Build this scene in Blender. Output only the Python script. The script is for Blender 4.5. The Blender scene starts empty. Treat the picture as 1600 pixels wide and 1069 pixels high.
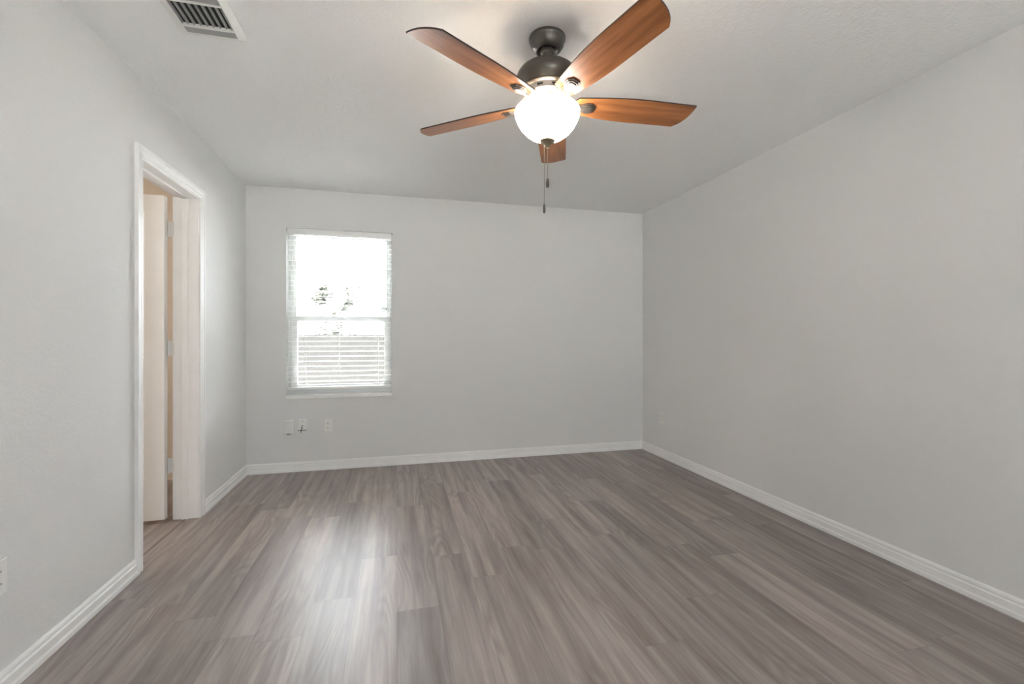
import bpy, bmesh, math, random
from mathutils import Vector, Matrix
random.seed(7)
SC = bpy.context.scene
COL = SC.collection
R = math.radians
PI = math.pi

# ------------------------------------------------------------------ camera, sky, light, exposure
cam_d = bpy.data.cameras.new('camera')
cam = bpy.data.objects.new('camera', cam_d)
COL.objects.link(cam)
cam.location = (0, 0, 1.155)
cam.rotation_euler = (R(90), 0, R(-14.2))
cam_d.sensor_width = 36
cam_d.lens = 36 * 711 / 1600
cam_d.shift_y = -7 / 1600
cam_d.clip_start = 0.02
SC.camera = cam

SKY = 19.0
world = bpy.data.worlds.new('overcast_sky')
SC.world = world
world.use_nodes = True
wb = world.node_tree.nodes['Background']
wb.inputs['Color'].default_value = (0.89, 0.95, 1.0, 1)
wb.inputs['Strength'].default_value = SKY

sun_d = bpy.data.lights.new('sun', 'SUN')
sun_d.energy = 130.0
sun_d.angle = R(3)
sun_d.color = (1.0, 0.99, 0.97)
sun = bpy.data.objects.new('sun', sun_d)
COL.objects.link(sun)
sun.rotation_euler = (0, R(30), 0)

cy = SC.cycles
cy.sample_clamp_indirect = 0.0
cy.max_bounces = 16
cy.diffuse_bounces = 10
cy.glossy_bounces = 6
cy.caustics_reflective = False
cy.caustics_refractive = False

SC.view_settings.view_transform = 'Standard'
SC.view_settings.look = 'None'
SC.view_settings.gamma = 1.0
SC.view_settings.use_curve_mapping = False
SC.view_settings.exposure = 0.27

# room dimensions (metres)
XL, XR, YB, YF, H = -1.232, 2.48, 4.26, -3.40, 2.44
WT = 0.135                                  # left wall thickness
DY0, DY1, DZ = 2.647, 3.317, 2.045          # doorway in the left wall
WX0, WX1, WZ0, WZ1 = -0.921, -0.04, 0.636, 2.10   # window in the back wall
FX0, FX1, FZ0, FZ1 = 0.48, 1.40, 0.35, 1.50   # window added behind the photographer to light the room
FAN = (0.626, 1.857)
BX, BY0, BY1 = -3.3, 1.3, 4.41              # bathroom extents


def portal(name, loc, rot, sx, sy):
    l = bpy.data.lights.new(name, 'AREA')
    l.shape = 'RECTANGLE'
    l.size, l.size_y = sx, sy
    l.cycles.is_portal = True
    o = bpy.data.objects.new(name, l)
    COL.objects.link(o)
    o.location, o.rotation_euler = loc, rot


portal('portal_back_window', ((WX0 + WX1) / 2, YB + 0.16, (WZ0 + WZ1) / 2), (R(-90), 0, 0), WX1 - WX0, WZ1 - WZ0)
portal('portal_added_window', ((FX0 + FX1) / 2, YF - 0.16, (FZ0 + FZ1) / 2), (R(90), 0, 0), FX1 - FX0, FZ1 - FZ0)

FAN_LIGHT_W = 5.0
BOWL_EMIT = 26.0
BATH_W = 78.0


# ------------------------------------------------------------------ helpers
def prop(o, label=None, cat=None, group=None, kind=None):
    if label: o['label'] = label
    if cat: o['category'] = cat
    if group: o['group'] = group
    if kind: o['kind'] = kind
    return o


def obj(name, bm, mats, parent=None, smooth=False, loc=None, bevel=0):
    me = bpy.data.meshes.new(name)
    bmesh.ops.recalc_face_normals(bm, faces=bm.faces)
    bm.to_mesh(me)
    bm.free()
    if not isinstance(mats, (list, tuple)):
        mats = [mats]
    for m in mats:
        me.materials.append(m)
    o = bpy.data.objects.new(name, me)
    COL.objects.link(o)
    if parent: o.parent = parent
    if loc: o.location = loc
    if smooth:
        for p in me.polygons: p.use_smooth = True
        md = o.modifiers.new('es', 'EDGE_SPLIT')
        md.split_angle = R(38)
    if bevel:
        md = o.modifiers.new('bv', 'BEVEL')
        md.width = bevel
        md.segments = 2
        md.limit_method = 'ANGLE'
    return o


def empty(name, loc, rz=0):
    o = bpy.data.objects.new(name, None)
    o.empty_display_size = 0.05
    COL.objects.link(o)
    o.location = loc
    o.rotation_euler = (0, 0, rz)
    return o


def box(bm, x0, x1, y0, y1, z0, z1, mi=0, mat=None):
    v = [bm.verts.new((x, y, z)) for x in (x0, x1) for y in (y0, y1) for z in (z0, z1)]
    fs = []
    for q in ((0, 1, 3, 2), (4, 6, 7, 5), (0, 4, 5, 1), (2, 3, 7, 6), (0, 2, 6, 4), (1, 5, 7, 3)):
        f = bm.faces.new([v[i] for i in q])
        f.material_index = mi
        fs.append(f)
    if mat is not None:
        bmesh.ops.transform(bm, matrix=mat, verts=v)
    return v


def lathe(bm, prof, seg=48, cx=0, cy=0, mi=0):
    """prof: list of (radius, z); closed at the ends when radius is 0"""
    rings = []
    for r, z in prof:
        if r < 1e-6:
            rings.append([bm.verts.new((cx, cy, z))])
        else:
            rings.append([bm.verts.new((cx + r * math.cos(2 * PI * k / seg), cy + r * math.sin(2 * PI * k / seg), z)) for k in range(seg)])
    for a, b in zip(rings, rings[1:]):
        for k in range(seg):
            k2 = (k + 1) % seg
            if len(a) == 1 and len(b) == 1: continue
            if len(a) == 1: f = bm.faces.new((a[0], b[k], b[k2]))
            elif len(b) == 1: f = bm.faces.new((a[k], b[0], a[k2]))
            else: f = bm.faces.new((a[k], b[k], b[k2], a[k2]))
            f.material_index = mi


def tube(bm, pts, rad, seg=8):
    pts = [Vector(p) for p in pts]
    rings = []
    for i, p in enumerate(pts):
        d = (pts[min(i + 1, len(pts) - 1)] - pts[max(i - 1, 0)]).normalized()
        a = d.orthogonal().normalized()
        b = d.cross(a)
        r = rad[i] if isinstance(rad, (list, tuple)) else rad
        if i:
            pa = rings[-1][0].co - pts[i - 1]
            a = (pa - d * pa.dot(d)).normalized()
            b = d.cross(a)
        rings.append([bm.verts.new(p + (a * math.cos(2 * PI * k / seg) + b * math.sin(2 * PI * k / seg)) * r) for k in range(seg)])
    for A, B in zip(rings, rings[1:]):
        for k in range(seg):
            bm.faces.new((A[k], B[k], B[(k + 1) % seg], A[(k + 1) % seg]))
    bm.faces.new(rings[0][::-1])
    bm.faces.new(rings[-1])


def skin(bm, loops, closed=False, caps=True):
    """loops: lists of points, equal length, joined along their index (profile rings)"""
    L = [[bm.verts.new(p) for p in lp] for lp in loops]
    n = len(L[0])
    pairs = list(zip(L, L[1:])) + ([(L[-1], L[0])] if closed else [])
    for A, B in pairs:
        for k in range(n):
            bm.faces.new((A[k], B[k], B[(k + 1) % n], A[(k + 1) % n]))
    if caps and not closed:
        bm.faces.new(L[0][::-1])
        bm.faces.new(L[-1])


def prism(bm, outline, z0, z1, mi=0):
    a = [bm.verts.new((x, y, z0)) for x, y in outline]
    b = [bm.verts.new((x, y, z1)) for x, y in outline]
    n = len(a)
    for f in (bm.faces.new(a[::-1]), bm.faces.new(b)): f.material_index = mi
    for k in range(n):
        f = bm.faces.new((a[k], a[(k + 1) % n], b[(k + 1) % n], b[k]))
        f.material_index = mi


# ------------------------------------------------------------------ materials
class NT:
    def __init__(s, name):
        s.m = bpy.data.materials.new(name)
        s.m.use_nodes = True
        s.t = s.m.node_tree
        s.b = s.t.nodes['Principled BSDF']
        s.out = s.t.nodes['Material Output']

    def n(s, ty, **kw):
        nd = s.t.nodes.new(ty)
        for k, v in kw.items(): setattr(nd, k, v)
        return nd

    def l(s, a, b): s.t.links.new(a, b)

    def put(s, v, sock):
        if hasattr(v, 'is_linked') or hasattr(v, 'links'): s.l(v, sock)
        else: sock.default_value = v

    def math(s, op, a, b=None, c=None, clamp=False):
        nd = s.n('ShaderNodeMath', operation=op, use_clamp=clamp)
        s.put(a, nd.inputs[0])
        if b is not None: s.put(b, nd.inputs[1])
        if c is not None: s.put(c, nd.inputs[2])
        return nd.outputs[0]

    def xyz(s, x, y, z=0.0):
        nd = s.n('ShaderNodeCombineXYZ')
        for i, v in enumerate((x, y, z)): s.put(v, nd.inputs[i])
        return nd.outputs[0]

    def noise(s, vec, scale=1.0, detail=3.0, rough=0.5):
        nd = s.n('ShaderNodeTexNoise')
        s.l(vec, nd.inputs['Vector'])
        nd.inputs['Scale'].default_value = scale
        nd.inputs['Detail'].default_value = detail
        nd.inputs['Roughness'].default_value = rough
        return nd.outputs['Fac']

    def ramp(s, fac, stops):
        nd = s.n('ShaderNodeValToRGB')
        s.l(fac, nd.inputs[0])
        e = nd.color_ramp.elements
        while len(e) < len(stops): e.new(0.5)
        for el, (p, c) in zip(e, stops):
            el.position = p
            el.color = (*c, 1) if len(c) == 3 else c
        return nd.outputs[0]

    def mapr(s, v, a, b, c, d):
        nd = s.n('ShaderNodeMapRange')
        s.l(v, nd.inputs[0])
        for i, x in enumerate((a, b, c, d)): nd.inputs[i + 1].default_value = x
        return nd.outputs[0]

    def mix(s, fac, a, b, mode='MIX'):
        nd = s.n('ShaderNodeMix', data_type='RGBA', blend_type=mode)
        s.put(fac, nd.inputs[0])
        for v, k in ((a, 6), (b, 7)):
            if isinstance(v, tuple): nd.inputs[k].default_value = (*v, 1)
            else: s.l(v, nd.inputs[k])
        return nd.outputs[2]

    def bump(s, h, strength, dist, normal=None):
        nd = s.n('ShaderNodeBump')
        nd.inputs['Strength'].default_value = strength
        nd.inputs['Distance'].default_value = dist
        s.l(h, nd.inputs['Height'])
        if normal is not None: s.l(normal, nd.inputs['Normal'])
        return nd.outputs[0]


def srgb(r, g, b):
    return tuple(((c / 255) / 12.92 if c <= 10 else ((c / 255 + 0.055) / 1.055) ** 2.4) for c in (r, g, b))


def plain(name, col, rough=0.5, metal=0.0, var=0.04, vscale=12.0, spec=0.5):
    """painted or moulded surface with a faint procedural variation"""
    t = NT(name)
    pos = t.n('ShaderNodeTexCoord').outputs['Object']
    f = t.noise(pos, vscale, 3)
    c2 = tuple(max(0, c * (1 - var)) for c in col)
    c3 = tuple(min(1, c * (1 + var)) for c in col)
    t.l(t.ramp(f, [(0.3, c2), (0.7, c3)]), t.b.inputs['Base Color'])
    t.b.inputs['Roughness'].default_value = rough
    t.b.inputs['Metallic'].default_value = metal
    t.b.inputs['Specular IOR Level'].default_value = spec
    return t.m


def wall_paint(name, col, bump=0.35, scale=95.0, rough=0.75):
    t = NT(name)
    pos = t.n('ShaderNodeNewGeometry').outputs['Position']
    big = t.noise(pos, 1.3, 2)
    c2 = tuple(c * 0.985 for c in col)
    t.l(t.mix(big, c2, col), t.b.inputs['Base Color'])
    n1 = t.noise(pos, scale, 2, 0.55)
    n2 = t.noise(pos, scale * 0.35, 2, 0.5)
    h = t.math('ADD', t.mapr(n1, 0.42, 0.62, 0, 1), t.math('MULTIPLY', t.mapr(n2, 0.5, 0.65, 0, 1), 0.8))
    t.l(t.bump(h, bump, 0.0016), t.b.inputs['Normal'])
    t.b.inputs['Roughness'].default_value = rough
    t.b.inputs['Specular IOR Level'].default_value = 0.2
    return t.m


def vinyl_plank():
    t = NT('grey_oak_vinyl_plank')
    W, L = 0.1775, 1.22
    geo = t.n('ShaderNodeNewGeometry')
    sep = t.n('ShaderNodeSeparateXYZ')
    t.l(geo.outputs['Position'], sep.inputs[0])
    x, y = sep.outputs[0], sep.outputs[1]
    u = t.math('DIVIDE', x, W)
    i = t.math('FLOOR', u)
    fu = t.math('FRACT', u)
    wn1 = t.n('ShaderNodeTexWhiteNoise', noise_dimensions='1D')
    t.l(t.math('ADD', i, 37.3), wn1.inputs['W'])
    v = t.math('ADD', t.math('DIVIDE', y, L), wn1.outputs['Value'])
    j = t.math('FLOOR', v)
    fv = t.math('FRACT', v)
    wn = t.n('ShaderNodeTexWhiteNoise', noise_dimensions='2D')
    t.l(t.xyz(i, j), wn.inputs['Vector'])
    sc = t.n('ShaderNodeSeparateColor')
    t.l(wn.outputs['Color'], sc.inputs[0])
    r1, r2, r3 = sc.outputs
    # grain coordinates, shifted per plank
    gx = t.math('ADD', x, t.math('MULTIPLY', r1, 17.0))
    gy = t.math('ADD', y, t.math('MULTIPLY', r2, 23.0))
    # growth rings: contour lines of a stretched noise -> cathedral arches
    f = t.noise(t.xyz(t.math('MULTIPLY', gx, 5.5), t.math('MULTIPLY', gy, 0.75), r3), 1.0, 1.5, 0.45)
    rings = t.math('SINE', t.math('MULTIPLY', f, 120.0))
    rings = t.mapr(rings, -1, 1, 0, 1)
    # broad dark drifts
    drift = t.noise(t.xyz(t.math('MULTIPLY', gx, 20.0), t.math('MULTIPLY', gy, 1.0), r3), 1.0, 4, 0.6)
    drift = t.mapr(drift, 0.34, 0.70, 0, 1)
    # fine pores
    fine = t.noise(t.xyz(t.math('MULTIPLY', gx, 260.0), t.math('MULTIPLY', gy, 9.0), r3), 1.0, 3, 0.6)
    fine = t.mapr(fine, 0.35, 0.7, 0, 1)
    ringmask = t.noise(t.xyz(t.math('MULTIPLY', gx, 7.0), t.math('MULTIPLY', gy, 1.6), t.math('ADD', r3, 4.0)), 1.0, 2, 0.5)
    ringmask = t.mapr(ringmask, 0.45, 0.62, 0, 1)
    light, dark = srgb(172, 161, 156), srgb(114, 102, 97)
    c = t.mix(drift, light, dark)
    c = t.mix(t.math('MULTIPLY', t.math('MULTIPLY', rings, ringmask), 0.5), c, srgb(112, 99, 93))
    c = t.mix(t.math('MULTIPLY', fine, 0.22), c, srgb(122, 109, 103))
    tone = t.mapr(r1, 0, 1, 0.80, 1.16)
    tc = t.n('ShaderNodeCombineColor')
    for k in range(3): t.l(tone, tc.inputs[k])
    c = t.mix(1.0, c, tc.outputs[0], 'MULTIPLY')
    # seams
    ex = t.math('MULTIPLY', t.math('MINIMUM', fu, t.math('SUBTRACT', 1.0, fu)), W)
    ey = t.math('MULTIPLY', t.math('MINIMUM', fv, t.math('SUBTRACT', 1.0, fv)), L)
    e = t.math('MINIMUM', ex, ey)
    seam = t.math('LESS_THAN', e, 0.0009)
    c = t.mix(t.math('MULTIPLY', seam, 0.45), c, srgb(70, 60, 56))
    t.l(c, t.b.inputs['Base Color'])
    rough = t.math('ADD', t.mapr(r3, 0, 1, 0.32, 0.40), t.math('MULTIPLY', fine, 0.05))
    t.l(rough, t.b.inputs['Roughness'])
    t.b.inputs['Specular IOR Level'].default_value = 0.8
    # each plank lies very slightly out of level
    tilt = t.xyz(t.mapr(r2, 0, 1, -0.022, 0.022), t.mapr(r3, 0, 1, -0.006, 0.006), 0.0)
    va = t.n('ShaderNodeVectorMath', operation='ADD')
    t.l(geo.outputs['Normal'], va.inputs[0])
    t.l(tilt, va.inputs[1])
    vn = t.n('ShaderNodeVectorMath', operation='NORMALIZE')
    t.l(va.outputs[0], vn.inputs[0])
    h = t.math('SUBTRACT', t.math('MULTIPLY', fine, -0.4), t.math('MULTIPLY', seam, 1.0))
    t.l(t.bump(h, 0.25, 0.0005, vn.outputs[0]), t.b.inputs['Normal'])
    return t.m


def walnut():
    t = NT('walnut_blade')
    tc = t.n('ShaderNodeTexCoord')
    sep = t.n('ShaderNodeSeparateXYZ')
    t.l(tc.outputs['Object'], sep.inputs[0])
    oi = t.n('ShaderNodeObjectInfo')
    rx = t.math('MULTIPLY', oi.outputs['Random'], 13.0)
    x, y = sep.outputs[0], sep.outputs[1]
    a = t.noise(t.xyz(t.math('MULTIPLY', t.math('ADD', x, rx), 2.2), t.math('MULTIPLY', y, 26.0), rx), 1, 4, 0.6)
    b = t.noise(t.xyz(t.math('MULTIPLY', x, 9.0), t.math('MULTIPLY', y, 230.0), rx), 1, 2, 0.5)
    c = t.ramp(a, [(0.30, srgb(124, 74, 42)), (0.52, srgb(166, 104, 60)), (0.72, srgb(190, 126, 76))])
    c = t.mix(t.math('MULTIPLY', t.mapr(b, 0.4, 0.7, 0, 1), 0.22), c, srgb(84, 50, 30))
    t.l(c, t.b.inputs['Base Color'])
    t.b.inputs['Roughness'].default_value = 0.33
    return t.m


def glass_pane():
    t = NT('window_glass')
    tr = t.n('ShaderNodeBsdfTransparent')
    tr.inputs[0].default_value = (0.985, 0.99, 0.987, 1)
    gl = t.n('ShaderNodeBsdfGlossy')
    gl.inputs['Roughness'].default_value = 0.02
    fr = t.n('ShaderNodeFresnel')
    fr.inputs[0].default_value = 1.45
    mx = t.n('ShaderNodeMixShader')
    t.l(fr.outputs[0], mx.inputs[0])
    t.l(tr.outputs[0], mx.inputs[1])
    t.l(gl.outputs[0], mx.inputs[2])
    t.l(mx.outputs[0], t.out.inputs[0])
    return t.m


def frosted_bowl():
    t = NT('lit_frosted_glass')
    pos = t.n('ShaderNodeTexCoord').outputs['Object']
    f = t.noise(pos, 6, 2)
    t.l(t.mix(f, (1.0, 0.95, 0.88), (1.0, 0.97, 0.92)), t.b.inputs['Emission Color'])
    t.b.inputs['Emission Strength'].default_value = BOWL_EMIT
    t.b.inputs['Base Color'].default_value = (0.9, 0.88, 0.84, 1)
    t.b.inputs['Roughness'].default_value = 0.35
    return t.m


def leaf_mat(name, a, b):
    t = NT(name)
    pos = t.n('ShaderNodeTexCoord').outputs['Object']
    f = t.noise(pos, 5, 3)
    col = t.ramp(f, [(0.3, a), (0.7, b)])
    t.l(col, t.b.inputs['Base Color'])
    t.b.inputs['Roughness'].default_value = 0.6
    return t.m


M = dict(
    wall=wall_paint('light_grey_wall_paint', (0.74, 0.742, 0.735), 0.10),
    wall_rough=wall_paint('light_grey_orange_peel_paint', (0.74, 0.742, 0.735), 0.22, 85),
    ceil=wall_paint('ceiling_paint', (0.86, 0.862, 0.86), 0.5, 70),
    trim=plain('white_trim_paint', (0.86, 0.86, 0.855), 0.42, var=0.01, spec=0.4),
    vinyl=plain('white_window_vinyl', (0.66, 0.67, 0.67), 0.45, var=0.01, spec=0.3),
    slat=plain('white_blind_slat', (0.86, 0.86, 0.85), 0.55, var=0.01),
    cord=plain('white_cord', (0.7, 0.7, 0.68), 0.8),
    floor=vinyl_plank(),
    plate=plain('white_plastic_plate', (0.80, 0.80, 0.77), 0.35, var=0.01),
    slot=plain('dark_slot', (0.03, 0.03, 0.03), 0.6),
    bronze=plain('dark_bronze_metal', (0.12, 0.11, 0.095), 0.42, 0.7, var=0.1),
    iron=plain('brushed_bronze_metal', (0.19, 0.165, 0.14), 0.42, 0.75, var=0.08),
    ring=plain('bulb_lit_bronze_band', (0.60, 0.54, 0.48), 0.32, 0.8),  # bronze band coloured paler to carry the glare of the bulbs
    brass=plain('antique_finial_metal', (0.28, 0.22, 0.15), 0.4, 0.7),
    blade=walnut(),
    blade_edge=plain('dark_blade_edge', (0.035, 0.026, 0.02), 0.5),
    bowl=frosted_bowl(),
    glass=glass_pane(), opal=plain('inner_opal_glass', (0.85, 0.82, 0.76), 0.4),
    vent=plain('white_vent_enamel', (0.74, 0.74, 0.71), 0.4, var=0.01),
    louver=plain('vent_louver_enamel', (0.36, 0.36, 0.35), 0.5, var=0.03),
    duct=plain('duct_shade_black', (0.012, 0.012, 0.012), 0.8),
    steel=plain('satin_nickel', (0.80, 0.80, 0.78), 0.4, 0.3),
    tan=wall_paint('tan_bathroom_paint', (0.74, 0.66, 0.57), 0.3),
    door=plain('white_door_paint', (0.86, 0.86, 0.85), 0.45, var=0.01),
    strip=plain('taupe_transition_strip', srgb(122, 108, 100), 0.4),
    black=plain('black_rubber', (0.02, 0.02, 0.02), 0.5),
    fence=None, bark=plain('grey_bark', (0.022, 0.020, 0.018), 0.9, var=0.25),
    leaf=leaf_mat('pale_green_leaf', (0.032, 0.036, 0.026), (0.055, 0.055, 0.042)),
    ground=plain('pale_bounce_ground', (0.74, 0.74, 0.71), 0.95, var=0.05, vscale=3.0),  # unseen ground, made pale to bounce daylight up to the ceiling
    teal=plain('teal_grey_sticker', (0.10, 0.16, 0.10), 0.5),
    white=plain('sticker_white', (0.8, 0.8, 0.8), 0.5),
    mud=plain('spackle_white', (0.78, 0.78, 0.77), 0.6),
)


def fence_mat():
    t = NT('weathered_fence_boards')
    pos = t.n('ShaderNodeNewGeometry').outputs['Position']
    sep = t.n('ShaderNodeSeparateXYZ')
    t.l(pos, sep.inputs[0])
    i = t.math('FLOOR', t.math('DIVIDE', sep.outputs[0], 0.145))
    wn = t.n('ShaderNodeTexWhiteNoise', noise_dimensions='1D')
    t.l(i, wn.inputs['W'])
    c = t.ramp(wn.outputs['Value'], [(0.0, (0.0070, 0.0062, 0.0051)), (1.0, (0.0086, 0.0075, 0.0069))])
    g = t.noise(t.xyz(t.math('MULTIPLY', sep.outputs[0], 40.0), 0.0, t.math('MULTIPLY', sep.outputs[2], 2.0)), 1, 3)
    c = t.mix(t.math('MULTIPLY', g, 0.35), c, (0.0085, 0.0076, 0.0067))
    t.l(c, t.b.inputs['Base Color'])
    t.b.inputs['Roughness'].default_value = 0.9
    return t.m


M['fence'] = fence_mat()


def struct(name, bm, mat, parent=None, **kw):
    o = obj(name, bm, mat, parent, **kw)
    if parent is None: o['kind'] = 'structure'
    return o


# ------------------------------------------------------------------ shell
bm = bmesh.new()
box(bm, BX - 0.1, XR + 0.12, YF - 0.15, YB + 0.15, -0.12, 0.0)
struct('floor', bm, M['floor'])

bm = bmesh.new()
box(bm, BX - 0.1, XR + 0.12, YF - 0.15, YB + 0.15, H, H + 0.15)
struct('ceiling', bm, M['ceil'])


def wall_with_hole(name, axis, a0, a1, t0, t1, h0, h1, z0, z1, mat):
    """wall along axis ('x' or 'y') from a0 to a1, thickness t0..t1, hole h0..h1, z0..z1"""
    bm = bmesh.new()
    al = [a0, h0, h1, a1]
    zl = [0.0, z0, z1, H]
    if z0 <= 0: zl = [0.0, z1, H]
    for q, (p0, p1) in enumerate(zip(al, al[1:])):
        for w, (b0, b1) in enumerate(zip(zl, zl[1:])):
            hole = q == 1 and (w == (1 if z0 > 0 else 0))
            if hole: continue
            if axis == 'x': box(bm, p0, p1, t0, t1, b0, b1)
            else: box(bm, t0, t1, p0, p1, b0, b1)
    bmesh.ops.remove_doubles(bm, verts=bm.verts, dist=1e-5)
    # drop the inner faces shared by neighbouring blocks
    seen = {}
    for f in bm.faces:
        k = tuple(sorted(v.index for v in f.verts))
    bm.verts.index_update()
    for f in list(bm.faces):
        k = tuple(sorted(v.index for v in f.verts))
        seen.setdefault(k, []).append(f)
    dead = [f for fs in seen.values() if len(fs) > 1 for f in fs]
    bmesh.ops.delete(bm, geom=dead, context='FACES')
    return struct(name, bm, mat)


wall_with_hole('wall_left', 'y', YF, YB, XL - WT, XL, DY0 - 0.012, DY1 + 0.012, 0, DZ + 0.012, M['wall_rough'])
wall_with_hole('wall_back', 'x', XL, XR, YB, YB + 0.15, WX0, WX1, WZ0, WZ1, M['wall'])
bm = bmesh.new()
box(bm, XR, XR + 0.12, YF, YB + 0.15, 0, H)
struct('wall_right', bm, M['wall'])
wall_with_hole('wall_front', 'x', BX - 0.1, XR + 0.12, YF - 0.15, YF, FX0, FX1, FZ0, FZ1, M['wall'])

# bathroom beyond the doorway
bm = bmesh.new()
box(bm, BX - 0.1, BX, YF, YB + 0.15, 0, H)
struct('wall_bathroom_left', bm, M['tan'])
bm = bmesh.new()
box(bm, BX, XL - WT, YB, YB + 0.15, 0, H)
struct('wall_bathroom_back', bm, M['tan'])
bm = bmesh.new()
box(bm, BX, XL - WT, BY0 - 0.1, BY0, 0, H)
struct('wall_bathroom_front', bm, M['tan'])

# baseboards
BP = [(0, 0), (.016, 0), (.016, .018), (.0115, .026), (.0125, .054), (.0070, .060), (.0105, .066), (.0095, .075), (.004, .083), (0, .083)]
CW = .057                                   # casing width


def base_run(name, p0, p1, nrm, m0=0, m1=0):
    """p0,p1 on the wall line; nrm points into the room; m = mitre sign at each end"""
    bm = bmesh.new()
    p0, p1, nrm = Vector(p0), Vector(p1), Vector(nrm)
    d = (p1 - p0).normalized()
    lo = []
    for p, m in ((p0, m0), (p1, m1)):
        lo.append([tuple((p + d * (m * t) + nrm * t)) + (z,) for t, z in BP])
    skin(bm, lo)
    return struct(name, bm, M['trim'])


base_run('baseboard_left', (XL, YF), (XL, DY0 - .005 - CW), (1, 0), 1, 0)
base_run('baseboard_left_far', (XL, DY1 + .005 + CW), (XL, YB), (1, 0), 0, -1)
base_run('baseboard_back', (XL, YB), (XR, YB), (0, -1), 1, -1)
base_run('baseboard_right', (XR, YB), (XR, YF), (-1, 0), 1, -1)

# doorway: jambs with stop, casing
bm = bmesh.new()
j = 0.012
for (y0, y1) in ((DY0 - j, DY0), (DY1, DY1 + j)):
    box(bm, XL - WT - .001, XL + .001, y0, y1, 0, DZ + j)
box(bm, XL - WT - .001, XL + .001, DY0, DY1, DZ, DZ + j)
for (y0, y1) in ((DY0, DY0 + .010), (DY1 - .010, DY1)):
    box(bm, XL - .092, XL - .056, y0, y1, 0, DZ)
box(bm, XL - .092, XL - .056, DY0 + .010, DY1 - .010, DZ - .010, DZ)
struct('trim_1', bm, M['trim'], bevel=.0015)
CP = [(0, 0), (0, .009), (.004, .0115), (.015, .0115), (.0185, .0065), (.023, .0120), (.040, .0145), (.0435, .0125), (.047, .018), (.054, .018), (.057, .015), (.057, 0)]
bm = bmesh.new()
y0, y1, z1 = DY0 - .005, DY1 + .005, DZ + .005
pl = [[(XL + t, y0 - w, 0) for w, t in CP], [(XL + t, y0 - w, z1 + w) for w, t in CP],
      [(XL + t, y1 + w, z1 + w) for w, t in CP], [(XL + t, y1 + w, 0) for w, t in CP]]
skin(bm, pl)
struct('trim_2', bm, M['trim'])
bm = bmesh.new()
xx = XL - WT
pl = [[(xx - t, y0 - w, 0) for w, t in CP], [(xx - t, y0 - w, z1 + w) for w, t in CP],
      [(xx - t, y1 + w, z1 + w) for w, t in CP], [(xx - t, y1 + w, 0) for w, t in CP]]
skin(bm, pl)
struct('trim_3', bm, M['trim'])
# floor transition strip in the doorway
bm = bmesh.new()
xs = -1.305
skin(bm, [[(xs - .006, y, 0), (xs - .004, y, .0028), (xs + .004, y, .0028), (xs + .006, y, 0)] for y in (DY0, DY1)])
struct('trim_4', bm, M['strip'])

# door, hinged on the far jamb and opened square into the bathroom
DXE, DYN, DT, DW = -1.400, 3.268, .040, .655
door = empty('door_1', (DXE, DYN + DT / 2, 0.012))
door['kind'] = 'structure'
bm = bmesh.new()
zt, zb = 2.025, 0.012
# slab with two recessed panels on each face
xs_ = [-DW, -DW + .105, -.105, 0]
zs_ = [zb, .235, .83, 1.02, 1.925, zt]
hy = DT / 2
for k in range(3):
    for q in range(5):
        if k == 1 and q in (1, 3):
            x0, x1, a, b = xs_[k], xs_[k + 1], zs_[q], zs_[q + 1]
            for s in (-1, 1):
                # sloped moulding then flat field
                def ring(o, dpt):
                    return [bm.verts.new((x, s * (hy - dpt), z)) for x, z in ((x0 + o, a + o), (x1 - o, a + o), (x1 - o, b - o), (x0 + o, b - o))]
                rs = [ring(0, 0), ring(.012, .009), ring(.030, .009), ring(.048, .004)]
                for A, B in zip(rs, rs[1:]):
                    for e in range(4): bm.faces.new((A[e], A[(e + 1) % 4], B[(e + 1) % 4], B[e]))
                bm.faces.new(rs[-1])
        else:
            for s in (-1, 1):
                v = [bm.verts.new((x, s * hy, z)) for x, z in ((xs_[k], zs_[q]), (xs_[k + 1], zs_[q]), (xs_[k + 1], zs_[q + 1]), (xs_[k], zs_[q + 1]))]
                bm.faces.new(v)
for (x, ) in ((-DW,), (0,)):
    bm.faces.new([bm.verts.new(p) for p in ((x, -hy, zb), (x, hy, zb), (x, hy, zt), (x, -hy, zt))])
for z in (zb, zt):
    bm.faces.new([bm.verts.new(p) for p in ((-DW, -hy, z), (-DW, hy, z), (0, hy, z), (0, -hy, z))])
bmesh.ops.remove_doubles(bm, verts=bm.verts, dist=1e-5)
obj('panel', bm, M['door'], door)
for zc in (1.826, 1.076, .336):
    bm = bmesh.new()
    # leaves on door edge and jamb, barrel between
    box(bm, -.0005, .0022, -hy + .004, hy + .004, zc - .045, zc + .045)
    box(bm, -.0005, .032, hy + .0035, hy + .006, zc - .045, zc + .045)
    tube(bm, [(.008, hy - .0015, zc - .047), (.008, hy - .0015, zc + .047)], .0055, 12)
    for q in (-.030, 0, .030):
        tube(bm, [(.0022, 0, zc + q), (.0032, 0, zc + q)], .003, 8)
    obj('hinge', bm, M['steel'], door, smooth=True)
for s in (-1, 1):
    bm = bmesh.new()
    prof = [(0, 0), (.032, 0), (.032, .006), (.012, .010), (.011, .030), (.024, .038), (.027, .050), (.022, .060), (0, .064)]
    lathe(bm, prof, 24)
    bmesh.ops.transform(bm, matrix=Matrix.Translation((-DW + .06, s * hy, .93)) @ Matrix.Rotation(R(90) * s * -1, 4, 'X') , verts=bm.verts)
    # keep the rosette base on the door face, the knob pointing outwards
    obj('knob', bm, M['steel'], door, smooth=True)

# ------------------------------------------------------------------ back window
win = empty('window_1', ((WX0 + WX1) / 2, YB + .10, WZ0))
win['kind'] = 'structure'
wo = Vector(win.location)


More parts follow.
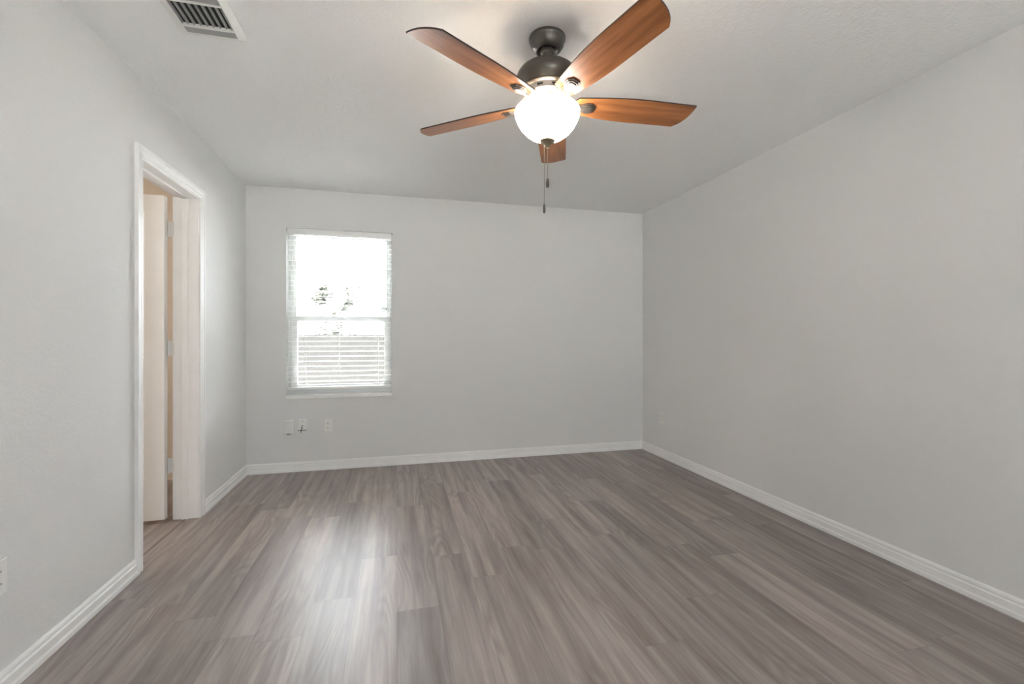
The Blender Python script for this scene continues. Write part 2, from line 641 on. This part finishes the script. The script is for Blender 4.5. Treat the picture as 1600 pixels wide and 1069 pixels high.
def rect_ring(bm, x0, x1, z0, z1, w, y0, y1, wt=None, wb_=None, ox=0, oy=0, oz=0):
    wt = w if wt is None else wt
    wb_ = w if wb_ is None else wb_
    out = [(x0, z0), (x1, z0), (x1, z1), (x0, z1)]
    inn = [(x0 + w, z0 + wb_), (x1 - w, z0 + wb_), (x1 - w, z1 - wt), (x0 + w, z1 - wt)]
    V = {}
    for nm, L in (('o', out), ('i', inn)):
        for yy, yv in (('a', y0), ('b', y1)):
            V[nm + yy] = [bm.verts.new((x - ox, yv - oy, z - oz)) for x, z in L]
    for e in range(4):
        f = (e + 1) % 4
        bm.faces.new((V['oa'][e], V['oa'][f], V['ia'][f], V['ia'][e]))
        bm.faces.new((V['ob'][e], V['ib'][e], V['ib'][f], V['ob'][f]))
        bm.faces.new((V['oa'][e], V['ob'][e], V['ob'][f], V['oa'][f]))
        bm.faces.new((V['ia'][e], V['ia'][f], V['ib'][f], V['ib'][e]))


O = dict(ox=wo.x, oy=wo.y, oz=wo.z)
SZ = 0.657                                 # top of the sill
bm = bmesh.new()
rect_ring(bm, WX0, WX1, SZ, WZ1, .020, YB + .082, YB + .149, **O)
rect_ring(bm, WX0 + .020, WX1 - .020, SZ + .02, WZ1 - .02, .008, YB + .110, YB + .120, **O)
fr = obj('window_frame', bm, M['vinyl'], win, bevel=.002)
bm = bmesh.new()
rect_ring(bm, WX0 + .020, WX1 - .020, 1.300, WZ1 - .020, .034, YB + .121, YB + .145, wt=.034, wb_=.040, **O)
us = obj('upper_sash', bm, M['vinyl'], win, bevel=.002)
bm = bmesh.new()
box(bm, WX0 + .052 - wo.x, WX1 - .052 - wo.x, YB + .131 - wo.y, YB + .135 - wo.y, 1.338 - wo.z, WZ1 - .052 - wo.z)
obj('pane', bm, M['glass'], us)
bm = bmesh.new()
rect_ring(bm, WX0 + .021, WX1 - .021, SZ + .018, 1.345, .052, YB + .086, YB + .109, wt=.042, wb_=.062, **O)
ls = obj('lower_sash', bm, M['vinyl'], win, bevel=.002)
bm = bmesh.new()
box(bm, WX0 + .070 - wo.x, WX1 - .070 - wo.x, YB + .096 - wo.y, YB + .100 - wo.y, SZ + .078 - wo.z, 1.306 - wo.z)
obj('pane', bm, M['glass'], ls)
bm = bmesh.new()
box(bm, -.035 , .035, YB + .072 - wo.y, YB + .086 - wo.y, 1.322 - wo.z, 1.338 - wo.z)
obj('sash_lock', bm, M['vinyl'], ls, bevel=.003)
# round sticker on the upper pane, seen from the room
bm = bmesh.new()
cx, cz, yy = -.118, 1.420, YB + .1305
for k, (r, t_, mi) in enumerate(((.028, .0000, 0), (.020, .0004, 1))):
    n = 28
    a = [bm.verts.new((cx + r * math.cos(2 * PI * q / n) - wo.x, yy - t_ - wo.y, cz + r * math.sin(2 * PI * q / n) - wo.z)) for q in range(n)]
    b = [bm.verts.new((v.co.x, v.co.y - .0004, v.co.z)) for v in a]
    f = bm.faces.new(a); f.material_index = mi
    f = bm.faces.new(b); f.material_index = mi
    for q in range(n):
        f = bm.faces.new((a[q], a[(q + 1) % n], b[(q + 1) % n], b[q])); f.material_index = mi
for (dx, dz, w, h) in ((-.013, .001, .013, .004), (.001, .001, .006, .004), (.006, .003, .022, .003), (-.011, -.0065, .026, .0028), (-.008, .008, .016, .003)):
    box(bm, cx + dx - wo.x, cx + dx + w - wo.x, yy - .0014 - wo.y, yy - .0008 - wo.y, cz + dz - wo.z, cz + dz + h - wo.z, 0)
prop(obj('security_sticker', bm, [M['teal'], M['white']], us), 'round teal and white security sticker')
# sill board
bm = bmesh.new()
skin(bm, [[(x - wo.x, y - wo.y, z - wo.z) for y, z in ((YB + .084, WZ0 + .001), (YB + .084, SZ), (YB - .008, SZ), (YB - .014, SZ - .004), (YB - .014, WZ0 - .006), (YB - .010, WZ0 - .010), (YB - .0005, WZ0 - .010), (YB - .0005, WZ0 + .001))]
          for x in (WX0 + .001, WX1 - .001)])
obj('window_sill', bm, M['trim'], win)

# frame of the unseen window added behind the photographer for daylight
w2 = empty('window_2_added', ((FX0 + FX1) / 2, YF - .10, FZ0))
w2['kind'] = 'structure'
bm = bmesh.new()
rect_ring(bm, FX0, FX1, FZ0, FZ1, .03, YF - .145, YF - .10, ox=w2.location.x, oy=w2.location.y, oz=w2.location.z)
box(bm, -.02, .02, -.040, -.005, .03, FZ1 - FZ0 - .03)
obj('window_frame', bm, M['vinyl'], w2)

# ------------------------------------------------------------------ blind
bl = empty('window_blind', ((WX0 + WX1) / 2, YB + .040, SZ))
prop(bl, 'white horizontal slat blind lowered with open slats inside the back wall window', 'blind')
bo = Vector(bl.location)
BX0, BX1 = WX0 + .008 - bo.x, WX1 - .008 - bo.x
bm = bmesh.new()
skin(bm, [[(x, y, z - bo.z) for y, z in ((-.038, 2.052), (-.034, 2.048), (-.030, 2.048), (-.030, 2.098), (-.034, 2.098), (-.038, 2.093), (-.0365, 2.084), (-.0365, 2.064))] for x in (BX0, BX1)])
obj('valance', bm, M['slat'], bl)
bm = bmesh.new()
box(bm, BX0 + .004, BX1 - .004, -.028, .024, 2.058 - bo.z, 2.097 - bo.z)
obj('headrail', bm, M['slat'], bl, bevel=.002)
CORDS = [-.774 - bo.x, -.496 - bo.x, -.163 - bo.x]
bm = bmesh.new()
zz, n = .768, 0
tilt = R(4)
while zz < 2.045:
    z = zz - bo.z
    top = []
    pr = []
    for k in range(7):
        q = -.025 + .05 * k / 6
        crown = .0022 * (1 - (q / .025) ** 2)
        pr.append((q, crown))
    loop = [(q * math.cos(tilt) - c_ * math.sin(tilt), q * math.sin(tilt) + c_ * math.cos(tilt) + .0015) for q, c_ in pr] + \
           [(q * math.cos(tilt) - c_ * math.sin(tilt), q * math.sin(tilt) + c_ * math.cos(tilt) - .0015) for q, c_ in reversed(pr)]
    skin(bm, [[(x, y, z + dz) for y, dz in loop] for x in (BX0 + .002, BX1 - .002)])
    zz += .0440
    n += 1
obj('slats', bm, M['slat'], bl)
bm = bmesh.new()
box(bm, BX0 + .002, BX1 - .002, -.026, .026, .703 - bo.z, .724 - bo.z)
obj('bottom_rail', bm, M['slat'], bl, bevel=.004)
for c_ in CORDS:
    bm = bmesh.new()
    for s in (-.0268, .0268):
        tube(bm, [(c_, s, .722 - bo.z), (c_, s, 2.058 - bo.z)], .0011, 6)
    zq = .768
    while zq < 2.04:
        z_ = zq - .004 - bo.z
        tube(bm, [(c_, -.0268, z_ - .0019), (c_, .0268, z_ + .0019)], .0005, 4)
        zq += .0440
    obj('ladder_cord', bm, M['cord'], bl)
    bm = bmesh.new()
    box(bm, c_ - .007, c_ + .007, -.0290, .0, 2.0495 - bo.z, 2.0578 - bo.z)
    obj('cord_guide', bm, M['slot'], bl)
bm = bmesh.new()
tube(bm, [(BX0 + .055, -.0335, 2.046 - bo.z), (BX0 + .056, -.0335, 1.35 - bo.z)], .0028, 8)
obj('tilt_wand', bm, M['slat'], bl)

# ------------------------------------------------------------------ wall plates
def plate_mesh(w, h, t):
    bm = bmesh.new()
    b = .003
    lo = []
    for o, y in ((0, 0), (0, t - b * .6), (b, t), ):
        lo.append([(-w / 2 + o, -y, -h / 2 + o), (w / 2 - o, -y, -h / 2 + o), (w / 2 - o, -y, h / 2 - o), (-w / 2 + o, -y, h / 2 - o)])
    skin(bm, lo)
    return bm


def outlet(loc, rz, label):
    e = empty('wall_outlet', loc, rz)
    prop(e, label, 'outlet', 'duplex outlets low on the walls')
    obj('cover_plate', plate_mesh(.070, .115, .006), M['plate'], e)
    for s in (-1, 1):
        bm = bmesh.new()
        out = []
        for k in range(20):
            a = 2 * PI * k / 20
            out.append((.0165 * math.cos(a), max(-.0125, min(.0125, .0165 * math.sin(a)))))
        prism(bm, out, 0, .0022)
        bmesh.ops.transform(bm, matrix=Matrix.Translation((0, -.006, s * .0195)) @ Matrix.Rotation(R(90), 4, 'X'), verts=bm.verts)
        r = obj('receptacle', bm, M['plate'], e)
        bm = bmesh.new()
        for dx, hh in ((-.0065, .0045), (.0065, .0035)):
            box(bm, dx - .0011, dx + .0011, -.0088, -.0080, s * .0195 + .002 - hh, s * .0195 + .002 + hh)
        tube(bm, [(0, -.0080, s * .0195 - .0075), (0, -.0088, s * .0195 - .0075)], .0022, 10)
        obj('slots', bm, M['slot'], r)
    bm = bmesh.new()
    tube(bm, [(0, -.0058, 0), (0, -.0070, 0)], .003, 12)
    obj('screw', bm, M['steel'], e)
    return e


outlet((-.583, YB, .386), 0, 'white duplex outlet on back wall below the right side of the window')
outlet((XR, 3.905, .377), R(-90), 'white duplex outlet low on the right wall near the corner')
outlet((XL, 1.800, .386), R(90), 'white duplex outlet on the left wall in front of the doorway')

# box-like cover and the plate with a cable stub
e = empty('phone_box', (-.900, YB, .388))
prop(e, 'plain white raised cover box on back wall, leftmost of three below window', 'wall box')
bm = bmesh.new()
skin(bm, [[(-.040, 0, -.058), (.040, 0, -.058), (.040, 0, .060), (-.040, 0, .060)],
          [(-.040, -.020, -.058), (.040, -.020, -.058), (.040, -.020, .060), (-.040, -.020, .060)],
          [(-.035, -.026, -.052), (.035, -.026, -.052), (.035, -.026, .055), (-.035, -.026, .055)]])
obj('cover', bm, M['plate'], e, bevel=.002)
bm = bmesh.new()
tube(bm, [(-.012, -.010, -.058), (-.006, -.012, -.066), (.006, -.013, -.064), (.014, -.012, -.058)], .003, 8)
prop(obj('cable_stub', bm, M['black'], e), 'black cable end under the cover')

e = empty('cable_plate', (-.789, YB, .391))
prop(e, 'white cable wall plate with black cable stub poking out, middle of three below window', 'wall plate')
obj('cover_plate', plate_mesh(.070, .115, .006), M['plate'], e)
for z in (.042, -.042):
    bm = bmesh.new()
    tube(bm, [(0, -.0058, z), (0, -.0072, z)], .0035, 12)
    obj('screw', bm, M['steel'] if z < 0 else M['slot'], e)
bm = bmesh.new()
tube(bm, [(0, -.004, .006), (0, -.014, .004), (-.003, -.024, -.010), (-.007, -.028, -.030), (-.012, -.026, -.052)], .0032, 8)
prop(obj('coaxial_cable', bm, M['black'], e), 'short black cable bent downwards')
bm = bmesh.new()
tube(bm, [(-.034, -.026, -.034), (-.008, -.030, -.033), (.036, -.024, -.034)], .0022, 8)
prop(obj('cable_tie', bm, M['black'], e), 'thin black tie across the cable')

# ------------------------------------------------------------------ ceiling vent
VX0, VX1, VY0, VY1 = -.876, -.626, 1.842, 2.200
ve = empty('ceiling_vent', ((VX0 + VX1) / 2, (VY0 + VY1) / 2, H))
prop(ve, 'white rectangular air vent with dark slots in the ceiling above the doorway side', 'vent')
vo = Vector(ve.location)
bm = bmesh.new()
D = .012
ix0, ix1, iy0, iy1 = VX0 + .031 - vo.x, VX1 - .031 - vo.x, VY0 + .031 - vo.y, VY1 - .031 - vo.y
ox0, ox1, oy0, oy1 = VX0 - vo.x, VX1 - vo.x, VY0 - vo.y, VY1 - vo.y
loops = []
for (g, z) in ((0, -.0002), (0, -.0025), (.028, -D), (.031, -D), (.031, -.0002)):
    loops.append([(ox0 + g, oy0 + g, z), (ox1 - g, oy0 + g, z), (ox1 - g, oy1 - g, z), (ox0 + g, oy1 - g, z)])
skin(bm, loops, closed=True)
by = 2.121 - vo.y
for yb in (by + .0055, 1.9775 - vo.y):
    box(bm, ix0, ix1, yb - .0055, yb + .0055, -D, -.0003)
obj('frame', bm, M['vent'], ve)
bm = bmesh.new()
box(bm, ix0, ix1, by + .005, iy1, -.0112, -.0100)
prop(obj('damper_panel', bm, M['louver'], ve), 'flat grey panel at the end of the vent')
bm = bmesh.new()
box(bm, ix0, ix1, iy0, iy1, -.0013, -.0003)  # closed black sheet under the ceiling stands for shade inside the duct
prop(obj('duct_shade_sheet', bm, M['duct'], ve), 'black sheet behind the louvers standing for the shaded duct')
bm = bmesh.new()
nl = 8
for k in range(nl + 1):
    x = ix0 + (ix1 - ix0) * (k + .0) / nl
    box(bm, -.0060, .0060, 1.983 - vo.y, by - .0055, -.0005, .0005, mat=Matrix.Translation((min(max(x, ix0 + .004), ix1 - .004), 0, -.0065)) @ Matrix.Rotation(R(-62), 4, 'Y'))
y = 1.972 - vo.y - .007
while y > iy0 + .003:
    box(bm, ix0, ix1, -.006, .006, -.0005, .0005, mat=Matrix.Translation((0, y, -.0062)) @ Matrix.Rotation(R(-36), 4, 'X'))
    y -= .014
prop(obj('louvers', bm, M['louver'], ve), None)
for yv in (VY1 - .013, VY0 + .013):
    bm = bmesh.new()
    tube(bm, [(.004, yv - vo.y, -.006), (.004, yv - vo.y, -.0085)], .0035, 10)
    obj('screw', bm, M['steel'], ve)

# ------------------------------------------------------------------ ceiling fan
fan = empty('ceiling_fan', (FAN[0], FAN[1], H))
prop(fan, 'bronze ceiling fan with five walnut blades and a lit frosted bowl light', 'ceiling fan')
bm = bmesh.new()
lathe(bm, [(0, -.0003), (.078, -.0003), (.078, -.010), (.0745, -.014), (.0735, -.020), (.0705, -.032), (.062, -.046), (.052, -.055), (.046, -.058), (.044, -.054), (.030, -.046), (0, -.046)])
obj('canopy', bm, M['bronze'], fan, smooth=True)
bm = bmesh.new()
lathe(bm, [(0, -.047), (.026, -.047), (.031, -.056), (.030, -.066), (.022, -.074), (.021, -.100), (.030, -.104), (.034, -.112), (.034, -.122), (0, -.122)])
obj('downrod', bm, M['bronze'], fan, smooth=True)
bm = bmesh.new()
lathe(bm, [(0, -.118), (.058, -.118), (.078, -.124), (.100, -.132), (.118, -.146), (.129, -.162), (.1325, -.176), (.1325, -.184), (.128, -.196), (.118, -.212), (.108, -.222), (0, -.222)], 64)
obj('motor_housing', bm, M['bronze'], fan, smooth=True)
bm = bmesh.new()
lathe(bm, [(.06, -.2215), (.106, -.2215), (.110, -.226), (.106, -.231), (.100, -.234), (.098, -.254), (.102, -.258), (.097, -.264), (.088, -.266), (.060, -.266), (.060, -.2215)], 64)
lip = obj('motor_ring', bm, M['ring'], fan, smooth=True)
prop(lip, 'bronze band under the motor housing, coloured paler as lit by the bulbs')
for k in range(10):
    a = 2 * PI * (k + .5) / 10
    bm = bmesh.new()
    box(bm, .0965, .1008, -.012, .012, -.249, -.241, mat=Matrix.Rotation(a, 4, 'Z'))
    obj('vent_slot', bm, M['slot'], lip, bevel=.001)
bm = bmesh.new()
lathe(bm, [(0, -.2665), (.062, -.2665), (.062, -.285), (.055, -.292), (.052, -.300), (.012, -.300), (.006, -.304), (.006, -.436), (0, -.436)], 48)
obj('switch_housing', bm, M['iron'], fan, smooth=True)
# bowl, open at the top
bm = bmesh.new()
outer = [(.121, -.302), (.128, -.304), (.136, -.310), (.140, -.321), (.137, -.336), (.129, -.358), (.116, -.381), (.097, -.403), (.074, -.421), (.048, -.434), (.022, -.441), (.008, -.442)]
inner = [(r - .004 if r > .02 else r, z + .004) for r, z in outer][::-1]
inner[-1] = (.118, -.302)
lathe(bm, outer, 64, mi=0)
lathe(bm, [outer[-1]] + inner + [outer[0]], 64, mi=1)
bmesh.ops.remove_doubles(bm, verts=bm.verts, dist=1e-5)
obj('bowl_shade', bm, [M['bowl'], M['opal']], fan, smooth=True)
bm = bmesh.new()
lathe(bm, [(0, -.4365), (.030, -.4365), (.033, -.4425), (.030, -.4475), (.022, -.452), (.013, -.459), (.010, -.466), (.006, -.470), (.0055, -.476), (0, -.478)], 32)
obj('finial', bm, M['brass'], fan, smooth=True)
for (dx, dy, top, bot, r_) in ((-.0150, -.004, -.455, -.716, .0060), (.0015, -.0005, -.477, -.604, .0068)):
    bm = bmesh.new()
    z = top
    pts = []
    tube(bm, [(dx, dy, top), (dx, dy, bot)], .0007, 6)
    while z > bot:
        bmesh.ops.create_icosphere(bm, subdivisions=1, radius=.0013, matrix=Matrix.Translation((dx, dy, z)))
        z -= .0042
    ch = obj('pull_chain', bm, M['brass'], fan)
    bm = bmesh.new()
    lathe(bm, [(0, bot + .004), (.0035, bot + .002), (.0050, bot - .004), (r_, bot - .014), (r_, bot - .026), (r_ * .8, bot - .036), (0, bot - .038)], 16, dx, dy)
    prop(obj('pull_knob', bm, M['bronze'], ch, smooth=True), 'dark pull knob at the end of the chain')

# blade: outward = +x, underside = -z; the clockwise edge (-y) is raised
def blade_bm():
    N = 28
    u0, u1 = .130, .662
    cw, ccw = [], []
    for k in range(N + 1):
        s = k / N
        w = .048 + .026 * math.sin(min(1, s / .55) * PI / 2) - .004 * max(0, (s - .6) / .4)
        uu = u0 + (u1 - u0) * s
        cw.append((uu, -w))
    for k in range(N + 1):
        s = k / N
        w = .046 + .022 * math.sin(min(1, s / .5) * PI / 2)
        uu = u0 + (.612 - u0) * s
        ccw.append((uu, w))
    # tip arc from the clockwise corner round to the counter-clockwise corner
    tip = []
    A, B = Vector(cw[-1]), Vector(ccw[-1])
    Cc = Vector((.668, .030))
    for k in range(1, 9):
        t_ = k / 9
        tip.append(tuple(A * (1 - t_) ** 2 + Cc * 2 * t_ * (1 - t_) + B * t_ ** 2))
    # rounded root
    root = [(u0 - .012, .030), (u0 - .016, 0), (u0 - .012, -.030)]
    out = cw + tip + ccw[::-1] + root
    bm = bmesh.new()
    th = .003
    prism(bm, out, -th, th)
    for f in bm.faces:
        if abs(f.normal.z) < .5 and len(f.verts) == 4: f.material_index = 1
    bm.normal_update()
    for f in bm.faces: f.material_index = 1 if len(f.verts) == 4 else 0
    return bm


def iron_bm():
    """arm from the motor to the blade with a hexagonal medallion under the blade"""
    bm = bmesh.new()
    # medallion, stepped, below the blade
    def outl(L, w):
        return [(.120, -w * .55), (.150, -w * .62), (.172, -w), (.192, -w), (.192 + L, -w * .55), (.192 + L, w * .55), (.192, w), (.172, w), (.150, w * .62), (.120, w * .55)]
    prism(bm, outl(.020, .030), -.0085, -.0035)
    prism(bm, [(x - .001, y * .8) for x, y in outl(.014, .030)], -.0130, -.0085)
    prism(bm, [(x - .002, y * .58) for x, y in outl(.008, .030)], -.0165, -.0130)
    return bm


def arm_bm():
    bm = bmesh.new()
    path = [(.070, -.259, .020), (.095, -.262, .019), (.112, -.272, .017), (.128, -.281, .017), (.150, -.2835, .018)]
    lo = []
    for u, z, w in path:
        lo.append([(u, -w, z - .004), (u, w, z - .004), (u, w * .8, z + .003), (u, -w * .8, z + .003)])
    skin(bm, lo)
    return bm


blade0 = obj('blade', blade_bm(), [M['blade'], M['blade_edge']], fan)
med0 = obj('blade_medallion', iron_bm(), M['iron'], blade0, bevel=.0012)
arm0 = obj('blade_arm', arm_bm(), M['iron'], fan, bevel=.002)
BZ = -.280
PITCH = R(-13)
for k in range(5):
    a = R(10.4 - 14.2 + 72 * k)
    if k == 0:
        b, m, ar = blade0, med0, arm0
    else:
        b = blade0.copy(); COL.objects.link(b); b.parent = fan
        m = med0.copy(); COL.objects.link(m); m.parent = b
        ar = arm0.copy(); COL.objects.link(ar); ar.parent = fan
    ar.rotation_euler = (0, 0, a)
    b.location = (0, 0, BZ)
    b.rotation_euler = (PITCH, 0, a)

# the bulbs inside the bowl
for q in range(2):
    ld = bpy.data.lights.new('fan_bulb', 'POINT')
    ld.energy = FAN_LIGHT_W / 2
    ld.color = (1.0, .84, .66)
    ld.shadow_soft_size = .028
    lo_ = bpy.data.objects.new('fan_bulb', ld)
    COL.objects.link(lo_)
    lo_.parent = fan
    lo_.location = (.062 * (1 if q else -1), .02 * (1 if q else -1), -.325)

# ------------------------------------------------------------------ unseen lamp added to light the bathroom
bl_ = empty('bathroom_added_light', (-2.70, 2.72, H))
prop(bl_, 'unseen round white ceiling light added to light the bathroom beyond the doorway', 'ceiling light')
bm = bmesh.new()
lathe(bm, [(0, -.0003), (.15, -.0003), (.15, -.02), (.14, -.025), (0, -.025)], 40)
obj('base', bm, M['steel'], bl_, smooth=True)
bt = NT('warm_lit_diffuser')
bt.b.inputs['Base Color'].default_value = (.9, .88, .84, 1)
bt.b.inputs['Emission Color'].default_value = (1, .93, .84, 1)
bt.b.inputs['Emission Strength'].default_value = BATH_W
bm = bmesh.new()
lathe(bm, [(.135, -.0252), (.135, -.035), (.12, -.06), (.08, -.08), (.04, -.088), (0, -.09)], 40)
obj('diffuser', bm, bt.m, bl_, smooth=True)

# ------------------------------------------------------------------ outside the window
bm = bmesh.new()
v = [bm.verts.new(p) for p in ((-30, -30, -.36), (30, -30, -.36), (30, 40, -.36), (-30, 40, -.36))]
bm.faces.new(v)
struct('ground', bm, M['ground'])

fe = empty('wooden_fence', (-.8, 8.0, -.36))
prop(fe, 'weathered wooden board fence across the yard outside the window', 'fence')
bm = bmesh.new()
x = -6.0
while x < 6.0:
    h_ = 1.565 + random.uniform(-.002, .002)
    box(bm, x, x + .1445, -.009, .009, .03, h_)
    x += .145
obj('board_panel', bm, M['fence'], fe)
for z in (.35, 1.25):
    bm = bmesh.new()
    box(bm, -6, 6, .010, .048, z, z + .09)
    obj('rail', bm, M['fence'], fe)
for k in range(5):
    bm = bmesh.new()
    box(bm, -6 + 3 * k - .045, -6 + 3 * k + .045, .05, .14, 0, 1.5)
    obj('post', bm, M['fence'], fe)


def tree(x, y, h, spread, seed, label, nleaf):
    rnd = random.Random(seed)
    e = empty('garden_tree', (x, y, -.36))
    prop(e, label, 'tree')
    bm = bmesh.new()
    tips = []

    def grow(p, d, ln, r, lev):
        pts, rr = [p], [r]
        q = p
        for s in range(4):
            d = (d + Vector((rnd.uniform(-.22, .22), rnd.uniform(-.22, .22), rnd.uniform(-.05, .12)))).normalized()
            q = q + d * ln / 4
            pts.append(q)
            rr.append(r * (1 - .14 * (s + 1)))
            if lev >= 2: tips.append(q.copy())
        tube(bm, pts, rr, 5)
        if lev < 4:
            for k in range(3 if lev < 3 else 2):
                a = rnd.uniform(0, 2 * PI)
                nd = (d * .8 + Vector((math.cos(a), math.sin(a), rnd.uniform(-.1, .5))) * spread).normalized()
                grow(pts[rnd.randint(2, 4)], nd, ln * rnd.uniform(.55, .75), rr[-1] * .7, lev + 1)
    grow(Vector((0, 0, 0)), Vector((0, 0, 1)), h * .42, .045, 0)
    obj('trunk', bm, M['bark'], e)
    bm = bmesh.new()
    clumps = [rnd.choice(tips) for q in range(60)]
    for k in range(nleaf):
        c = rnd.choice(clumps) + Vector((rnd.gauss(0, .055), rnd.gauss(0, .055), rnd.gauss(0, .04)))
        mt = Matrix.Translation(c) @ Matrix.Rotation(rnd.uniform(0, 6.3), 4, 'Z') @ Matrix.Rotation(rnd.uniform(-1.4, 1.4), 4, 'X')
        s = rnd.uniform(.030, .052)
        vs = [bm.verts.new(mt @ Vector(p)) for p in ((-s, 0, 0), (0, -s * .45, s * .12), (s, 0, 0), (0, s * .45, s * .12))]
        bm.faces.new(vs)
    obj('foliage', bm, M['leaf'], e)


tree(-.80, 9.6, 2.6, .85, 3, 'pale thin leafed tree behind the fence, seen at centre of the window', 4200)
